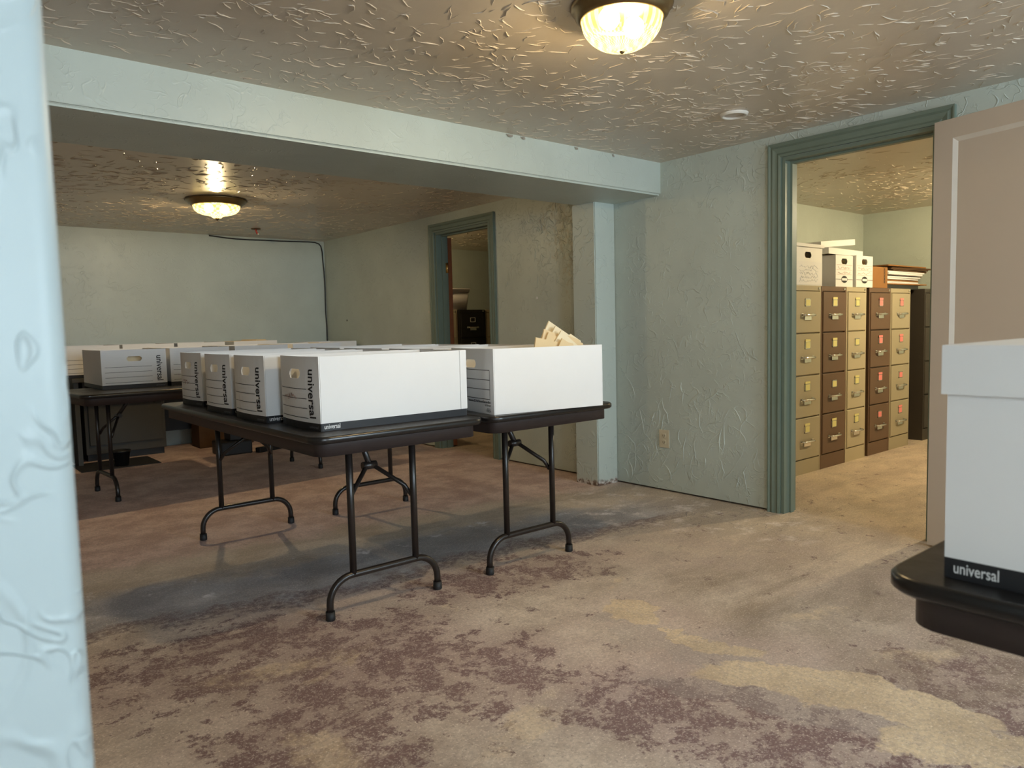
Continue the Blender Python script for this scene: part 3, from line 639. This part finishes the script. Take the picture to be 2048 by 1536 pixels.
# ------------------------------------------------------------------ filing cabinets (front faces -y, origin front bottom centre)
def cabinet(label, loc, rz, W, body, H=1.32, D=0.66, nd=4, note=None, frame='chrome', group=None, base=0.105, notes=None):
    t = thing('filing_cabinet', label, 'filing cabinet', loc, rz, group)
    bm = bmesh.new(); bx(bm, -W/2, W/2, 0.012, D, 0, H)
    bx(bm, -W/2, -W/2+0.014, 0, 0.012, 0, H); bx(bm, W/2-0.014, W/2, 0, 0.012, 0, H)
    bx(bm, -W/2+0.014, W/2-0.014, 0, 0.012, H-0.034, H); bx(bm, -W/2+0.014, W/2-0.014, 0.001, 0.012, 0, base-0.004)
    obj('body', bm, body, t)
    bm = bmesh.new(); tube(bm, [(W/2-0.03, 0.004, H-0.017), (W/2-0.03, -0.006, H-0.017)], 0.008, 12); obj('lock', bm, 'chrome', t)
    ph = (H-0.036-base)/nd
    for i in range(nd):
        z0 = base+i*ph+0.004; z1 = base+(i+1)*ph-0.004
        bm = bmesh.new(); vs = bx(bm, -W/2+0.018, W/2-0.018, -0.006, 0.011, z0, z1)
        bmesh.ops.bevel(bm, geom=[e for e in bm.edges if all(v.co.y < 0 for v in e.verts)], offset=0.004, segments=1, affect='EDGES')
        d = obj('drawer', bm, body, t)
        zc = z1-0.078
        bm = bmesh.new(); a, b = 0.036, 0.026
        for q in ((-a, a, b-0.005, b), (-a, a, -b, -b+0.005), (-a, -a+0.005, -b, b), (a-0.005, a, -b, b)): bx(bm, q[0], q[1], -0.010, -0.006, zc+q[2], zc+q[3])
        obj('label_holder', bm, frame, d)
        if note:
            n_ = note
            bm = bmesh.new(); bx(bm, -0.027, 0.029, -0.0112, -0.0100, zc-0.022, zc+0.020)
            if (i+len(label)) % 4: bx(bm, -0.032, 0.034, -0.0112, -0.0100, zc+0.024, zc+0.040)
            obj('drawer_note', bm, n_, d)
        zh = z1-0.165
        bm = bmesh.new(); tube(bm, [(-0.070, -0.006, zh), (-0.070, -0.026, zh), (-0.058, -0.033, zh), (0.058, -0.033, zh), (0.070, -0.026, zh), (0.070, -0.006, zh)], 0.0075, 8)
        bx(bm, -0.088, -0.058, -0.010, -0.006, zh-0.010, zh+0.010); bx(bm, 0.058, 0.088, -0.010, -0.006, zh-0.010, zh+0.010)
        bx(bm, -0.045, 0.045, -0.012, -0.006, zh-0.034, zh-0.006)
        obj('handle', bm, 'chrome', d)
    return t
GC = 'filing cabinets in the room behind the beige door'
CB = [(4.700, 5.093, 'cab_tan', 'note_yellow', 'tan filing cabinet nearest the green door frame, under the lidded box', 0.0), (5.099, 5.468, 'cab_brown', 'note_yellow', 'brown filing cabinet with yellow notes between the two tan ones', 0.0),
      (5.474, 5.794, 'cab_cream', 'note_yellow', 'cream filing cabinet with yellow notes', 0.0), (5.845, 6.217, 'cab_brown', 'note_pink', 'brown filing cabinet with pink notes', 0.0), (6.223, 6.598, 'cab_tan', 'note_pink', 'tan filing cabinet with pink notes next to the charcoal one', 0.0)]
for x0, x1, m, nt, lb, dy in CB: cabinet(lb, ((x0+x1)/2, 2.65+dy, 0), 0, x1-x0, m, note=nt, group=GC, H=1.322)
cabinet('charcoal filing cabinet standing at the end of the cabinet row', (7.10, 2.655, 0), 0, 0.39, 'cab_char', group=GC, H=1.33)
GD = 'filing cabinets in the room with the brown door'
cabinet('black filing cabinet with white label frames under the storage tote', (5.22, 6.95, 0), 0, 0.375, 'cab_black', frame='white_plastic', group=GD, H=1.30)
cabinet('tan filing cabinet partly behind the brown door', (4.83, 6.97, 0), 0, 0.375, 'cab_tan', group=GD, H=1.30)
cabinet('tan filing cabinet on the far side of the black one', (5.61, 6.96, 0), 0, 0.375, 'cab_tan', group=GD, H=1.30)
# storage tote on top of the black cabinet
tt = thing('storage_tote', 'frosted plastic storage tote with rimmed lid on the filing cabinets', 'storage tote', (4.98, 7.15, 1.301))
bm = bmesh.new(); loft(bm, [[(x, y, z) for x, y in rrect(-0.20-e, 0.20+e, -0.17-e, 0.17+e, 0.03, 4)] for e, z in ((0, 0), (0.018, 0.20))], True); obj('tub', bm, 'tote', tt)
bm = bmesh.new(); loft(bm, [[(x, y, z) for x, y in rrect(-0.225-e, 0.225+e, -0.195-e, 0.195+e, 0.03, 4)] for e, z in ((0, 0.201), (0.0, 0.225), (0.012, 0.228), (0.012, 0.240), (0.0, 0.244))], True); obj('lid', bm, 'tote', tt)

# ------------------------------------------------------------------ things on top of the cabinet row
zc = 1.3225
def small_box(label, x0, x1, y0, z0, H, D, lid=False, logo=True, mat='card_white'):
    W = x1-x0; t = thing('storage_box', label, 'file box', ((x0+x1)/2, y0, z0), 0, 'boxes on top of the filing cabinets')
    bm = bmesh.new(); hl = (-0.045, 0.045, H*0.72, H*0.72+0.042)
    panel(bm, [-W/2, W/2], [0, H/2, H], lambda u, v: (u, 0, v), hl, None, 0.004, (0, -1, 0)); panel(bm, [-W/2, W/2], [0, H], lambda u, v: (u, D, v), None, None, 0.004, (0, 1, 0))
    for s in (-1, 1): panel(bm, [0.0046, D-0.0046], [0, H], lambda u, v: (s*W/2, u, v), None, None, 0.004, (s, 0, 0))
    bx(bm, -W/2+0.004, W/2-0.004, 0.004, D-0.004, 0.001, 0.005); obj('body', bm, mat, t)
    boxobj('file_stack', (-W/2+0.02, W/2-0.02, 0.05, D-0.05, 0.006, H-0.03), 'manila', t)
    if logo:
        bm = bmesh.new(); n = 20; cz = 0.055
        ov = lambda a, b: [(a*math.cos(2*PI*i/n), cz+b*math.sin(2*PI*i/n)) for i in range(n)]
        A = [bm.verts.new((x, -0.0012, z)) for x, z in ov(0.048, 0.026)]; bm.faces.new(A); obj('oval_logo', bm, 'ink_black', t)
        bm = bmesh.new(); B = [bm.verts.new((x, -0.0022, z)) for x, z in ((-0.040, cz-0.009), (0.040, cz-0.009), (0.040, cz+0.009), (-0.040, cz+0.009))]; bm.faces.new(B); obj('logo_plate', bm, 'paper_white', t)
        bm = bmesh.new(); bx(bm, -W/2+0.004, -0.052, -0.0018, -0.0005, cz-0.002, cz+0.002); bx(bm, 0.052, W/2-0.004, -0.0018, -0.0005, cz-0.002, cz+0.002); obj('blue_rule', bm, 'ink_grey', t)
        for zz in (0.09, 0.125, 0.16):
            boxobj('ruled_line', (-W/2+0.012, W/2-0.012, -0.0015, -0.0005, zz, zz+0.0015), 'ink_red', t)
        bm = bmesh.new(); random.seed(int(x0*100))
        for zz in (0.102, 0.138): tube(bm, [(-W/2+0.03+q*0.011, -0.002, zz+random.uniform(-0.008, 0.012)) for q in range(int((W-0.06)/0.011))], 0.0009, 4)
        obj('handwriting', bm, 'ink_red', t)
    return t
t = small_box('white lidded box with a scribbled paper sheet on its front, on the tan cabinet', 4.735, 5.125, 2.66, zc, 0.265, 0.55, logo=False)
bm = bmesh.new(); bx(bm, -0.17, 0.19, -0.003, -0.001, 0.006, 0.165); sh = obj('paper_sheet', bm, 'paper_white', t)
bm = bmesh.new(); random.seed(11)
for row in range(5):
    tube(bm, [(-0.12+q*0.012, -0.0042, 0.13-row*0.024+random.uniform(-0.012, 0.012)) for q in range(22)], 0.0008, 4)
obj('handwriting', bm, 'ink_blue', sh)
bm = bmesh.new(); W = 0.40
rr = [(-W/2-0.004, -0.012), (W/2+0.004, -0.012), (W/2+0.004, 0.56), (-W/2-0.004, 0.56)]
loft(bm, [[(a, b, 0.266) for a, b in rr], [(a, b, 0.288) for a, b in rr]], False); obj('lid', bm, 'card_white', t)
small_box('white archive box with oval logo, left half under the crooked lids', 5.335, 5.60, 2.665, zc, 0.232, 0.5)
small_box('white archive box with oval logo next to the brown carton', 5.612, 5.885, 2.645, zc, 0.238, 0.5)
def loose_lid(label, x0, x1, y0, y1, z, ry, rx):
    t = thing('box_lid', label, 'box lid', ((x0+x1)/2, (y0+y1)/2, z), 0, 'loose lids on the archive boxes'); t.rotation_euler = (rx, ry, 0.05)
    a, b = (x1-x0)/2, (y1-y0)/2; bm = bmesh.new(); rr = [(-a, -b), (a, -b), (a, b), (-a, b)]; ri = [(x*0.98, y*0.985) for x, y in rr]
    loft(bm, [[(x, y, 0.040) for x, y in ri], [(x, y, 0.0) for x, y in ri], [(x, y, 0.0) for x, y in rr], [(x, y, 0.045) for x, y in rr]], False, (False, True)); obj('shell', bm, 'card_white', t)
loose_lid('flat white lid lying across the two archive boxes', 5.26, 5.86, 2.70, 3.06, zc+0.2395, 0.0, 0.0)
loose_lid('white lid tilted on top of the flat lid', 5.30, 5.90, 2.78, 3.16, zc+0.318, -0.09, 0.0)
t = thing('carton', 'small brown cardboard carton with dark stamped marks on the cabinets', 'carton', (6.035, 2.655, zc))
boxobj('body', (-0.135, 0.135, 0, 0.3, 0, 0.165), 'kraft', t, 0.002)
text_obj('stamped_marks', 'IOOOOI', 0.034, 'ink_black', t, (0.068, -0.001, 0.155), (0, 0, -1), (1, 0, 0), 0.0012, None, 0.115)
boxobj('dark_tray', (6.19, 6.88, 2.70, 3.2, zc, zc+0.035), 'black_plastic'); tag(bpy.data.objects['dark_tray'], 'flat black tray under the pile of paper folders', 'tray')
random.seed(4); z = zc+0.036
for i in range(13):
    th = random.choice((0.010, 0.013, 0.016)); x0 = 6.20+random.uniform(0, 0.10); dk = i in (6, 9, 10, 11)
    if dk: x0 += 0.12
    o = boxobj('paper_folder', (0, 0.74+random.uniform(-0.03, 0.04), 0, 0.42, 0, th), 'kraft_dark' if dk else ('paper_white' if i % 3 else 'kraft'), None, 0.003, loc=(x0, 2.70+random.uniform(-0.02, 0.03), z), rot=(0, 0, random.uniform(-0.05, 0.05)))
    tag(o, ('dark brown expanding folder' if dk else ('white paper folder' if i % 3 else 'kraft paper folder'))+' in the pile on the black tray', 'folder', 'dark folders of the pile' if dk else ('white folders of the pile' if i % 3 else 'kraft folders of the pile')); z += th+0.0006

# ------------------------------------------------------------------ desk and clutter along the end wall
DX0, DX1, DY0, DY1, DZ = 1.12, 2.95, 7.02, 7.74, 0.745
t = thing('office_desk', 'grey metal office desk with door pedestal, against the end wall', 'desk', (0, 0, 0))
boxobj('desktop', (DX0, DX1, DY0, DY1, DZ-0.035, DZ), 'cab_grey', t, 0.004)
boxobj('pedestal', (1.235, 1.89, 7.28, 7.72, 0.06, DZ-0.036), 'cab_grey', t, 0.004)
pd = boxobj('pedestal_door', (1.265, 1.865, 7.262, 7.279, 0.14, DZ-0.06), 'cab_grey', t, 0.004)
bm = bmesh.new(); tube(bm, [(1.80, 7.260, 0.60), (1.80, 7.240, 0.59), (1.80, 7.238, 0.50), (1.80, 7.260, 0.49)], 0.011, 10); obj('handle', bm, 'chrome', pd)
boxobj('plinth', (1.25, 1.875, 7.31, 7.70, 0.0, 0.059), 'black_plastic', t)
boxobj('modesty_panel', (1.895, DX1-0.04, 7.55, 7.57, 0.17, DZ-0.036), 'black_plastic', t)  # black panel, carried lower to stand in for the shade under the desk
for x in (DX0+0.02, DX1-0.06): boxobj('leg', (x, x+0.035, 7.08, 7.70, 0.0, DZ-0.036), 'cab_grey', t)
cabinet('blue-grey drawer unit standing beside the grey desk', (0.955, 7.30, 0), 0, 0.30, 'cab_blue', H=0.68, D=0.36, nd=3, base=0.05)
for i, (xr, lb) in enumerate(((1.50, 'first open file box on the grey desk, beside the blue-grey drawer unit'), (1.945, 'second open file box on the grey desk'), (2.395, 'third open file box on the grey desk'), (2.90, 'last open file box on the grey desk, with tall folders'))):
    file_box('file_box', lb, (xr, 7.06), PI/2, DZ+0.0005, 0.60, 0.42, 0.268, 0.0, group='file boxes on the grey desk')
    for q in range(5): folder('manila folder in the %s desk box' % ('first', 'second', 'third', 'last')[i], (xr-0.21, 7.12+q*0.1, DZ+(0.011 if i < 3 else 0.042)), (0, 0, 0), FM, 'folders in the %s desk box' % ('first', 'second', 'third', 'last')[i])
cabinet('low dark cabinet in the corner under the lone file box', (3.50, 6.98, 0), 0, 0.44, 'cab_char', H=0.715, D=0.66, nd=2, base=0.06)
file_box('file_box', 'lone file box in the corner on the low dark cabinet', (3.715, 6.97), PI/2, 0.7155, 0.60, 0.42, 0.268, 0.0, None, None, False)
bm = bmesh.new(); bx(bm, 1.10, 1.70, 6.74, 7.20, 0.0005, 0.006); tag(obj('floor_mat', bm, 'mat_rubber'), 'thin black mat on the floor in front of the desk pedestal', 'floor mat')
t = thing('waste_pot', 'small dark tapered pot standing on the black mat', 'pot', (1.415, 6.83, 0.0065))
bm = bmesh.new(); lathe(bm, [(0.0, 0.0), (0.050, 0.0), (0.066, 0.115), (0.072, 0.115), (0.072, 0.130), (0.062, 0.130), (0.055, 0.02), (0.0, 0.02)], 24); obj('bucket', bm, 'black_plastic', t)
t = thing('equipment_case', 'black plastic equipment case on the floor under the crosswise table', 'case', (2.30, 6.78, 0))
boxobj('shell', (-0.12, 0.16, -0.12, 0.14, 0, 0.12), 'black_plastic', t, 0.012); boxobj('upper_block', (-0.02, 0.13, -0.06, 0.10, 0.121, 0.20), 'black_plastic', t, 0.01)
t = thing('power_strip', 'dark power strip with a white end plug on the floor', 'power strip', (2.64, 6.68, 0), math.radians(20))
boxobj('strip', (-0.16, 0.16, -0.03, 0.03, 0, 0.045), 'black_plastic', t, 0.006); boxobj('plug', (0.161, 0.195, -0.02, 0.02, 0, 0.06), 'white_plastic', t, 0.004)
t = thing('cardboard_carton', 'dark brown carton standing under the grey desk', 'carton', (2.45, 7.30, 0)); boxobj('body', (-0.26, 0.26, 0, 0.24, 0, 0.30), 'kraft_dark', t, 0.004); boxobj('tape_strip', (-0.262, 0.262, 0.10, 0.14, 0.3005, 0.302), 'kraft', t)

# ------------------------------------------------------------------ wall and ceiling fittings
t = thing('wall_outlet', 'almond duplex outlet plate low on the trowelled wall', 'outlet', (XW, 3.009, 0.342))
boxobj('cover_plate', (-0.006, -0.0005, -0.040, 0.040, -0.058, 0.058), 'almond_plastic', t, 0.002)
for zz in (-0.021, 0.021):
    bm = bmesh.new(); loft(bm, [[(xx, a, b+zz) for a, b in rrect(-0.015, 0.015, -0.014, 0.014, 0.008, 4)] for xx in (-0.006, -0.009)], False); r = obj('receptacle', bm, 'almond_plastic', t)
    bm = bmesh.new(); bx(bm, -0.0095, -0.0088, -0.008, -0.0055, zz-0.005, zz+0.006); bx(bm, -0.0095, -0.0088, 0.0055, 0.008, zz-0.005, zz+0.006); bx(bm, -0.0095, -0.0088, -0.002, 0.002, zz-0.011, zz-0.007); obj('slot', bm, 'ink_black', r)
t = thing('ceiling_cover', 'small round white cover plate set in the ceiling near the doorway', 'cover plate', (3.21, 2.116, CE))
bm = bmesh.new(); lathe(bm, [(0.0, -0.006), (0.048, -0.006), (0.050, -0.004)], 32); obj('plate', bm, 'ceiling', t)
bm = bmesh.new(); lathe(bm, [(0.050, -0.001), (0.052, -0.014), (0.062, -0.014), (0.068, -0.001)], 32); obj('rim', bm, 'white_plastic', t)
t = thing('sprinkler_head', 'small red and white sprinkler head on the ceiling by the black cable', 'sprinkler', (2.76, 7.10, CE))
bm = bmesh.new(); lathe(bm, [(0.0, -0.001), (0.045, -0.001), (0.045, -0.006), (0.0, -0.010)], 24); obj('escutcheon', bm, 'kraft_dark', t)
bm = bmesh.new(); tube(bm, [(0, 0, -0.008), (0.004, 0, -0.03), (0.012, -0.006, -0.052)], 0.008, 10); obj('stem', bm, 'red_paint', t)
bm = bmesh.new(); tube(bm, [(0.012, -0.006, -0.052), (0.022, -0.010, -0.056)], 0.009, 10); obj('tip', bm, 'white_plastic', t)
pts = [(2.529, 7.750, 2.082), (2.60, 7.750, 2.076), (2.69, 7.752, 2.068), (2.80, 7.752, 2.063), (2.945, 7.752, 2.062), (3.10, 7.752, 2.066), (3.27, 7.752, 2.067), (3.45, 7.752, 2.072), (3.60, 7.752, 2.076), (3.67, 7.752, 2.074), (3.715, 7.752, 2.062), (3.74, 7.752, 2.035), (3.752, 7.752, 1.98), (3.758, 7.752, 1.85), (3.764, 7.752, 1.775), (3.768, 7.752, 1.60), (3.766, 7.752, 1.44), (3.764, 7.752, 1.3), (3.770, 7.752, 1.15), (3.768, 7.752, 0.99), (3.77, 7.752, 0.4), (3.77, 7.752, 0.02)]
bm = bmesh.new(); tube(bm, pts, 0.0065, 8); tag(obj('black_cable', bm, 'rubber'), 'black cable running along the top of the end wall and down its corner', 'cable')
for i, (y, z_, m) in enumerate(((4.21, 1.30, 'paper_white'), (5.69, 1.24, 'bead_paint'), (7.28, 1.20, 'ink_black'))):
    bm = bmesh.new(); bmesh.ops.create_uvsphere(bm, u_segments=8, v_segments=5, radius=0.010); bmesh.ops.scale(bm, vec=(0.25, 1, 1.2), verts=bm.verts[:]); bmesh.ops.translate(bm, verts=bm.verts[:], vec=(XW-0.001, y, z_))
    obj('paint_chip', bm, m, bpy.data.objects['wall_right'])
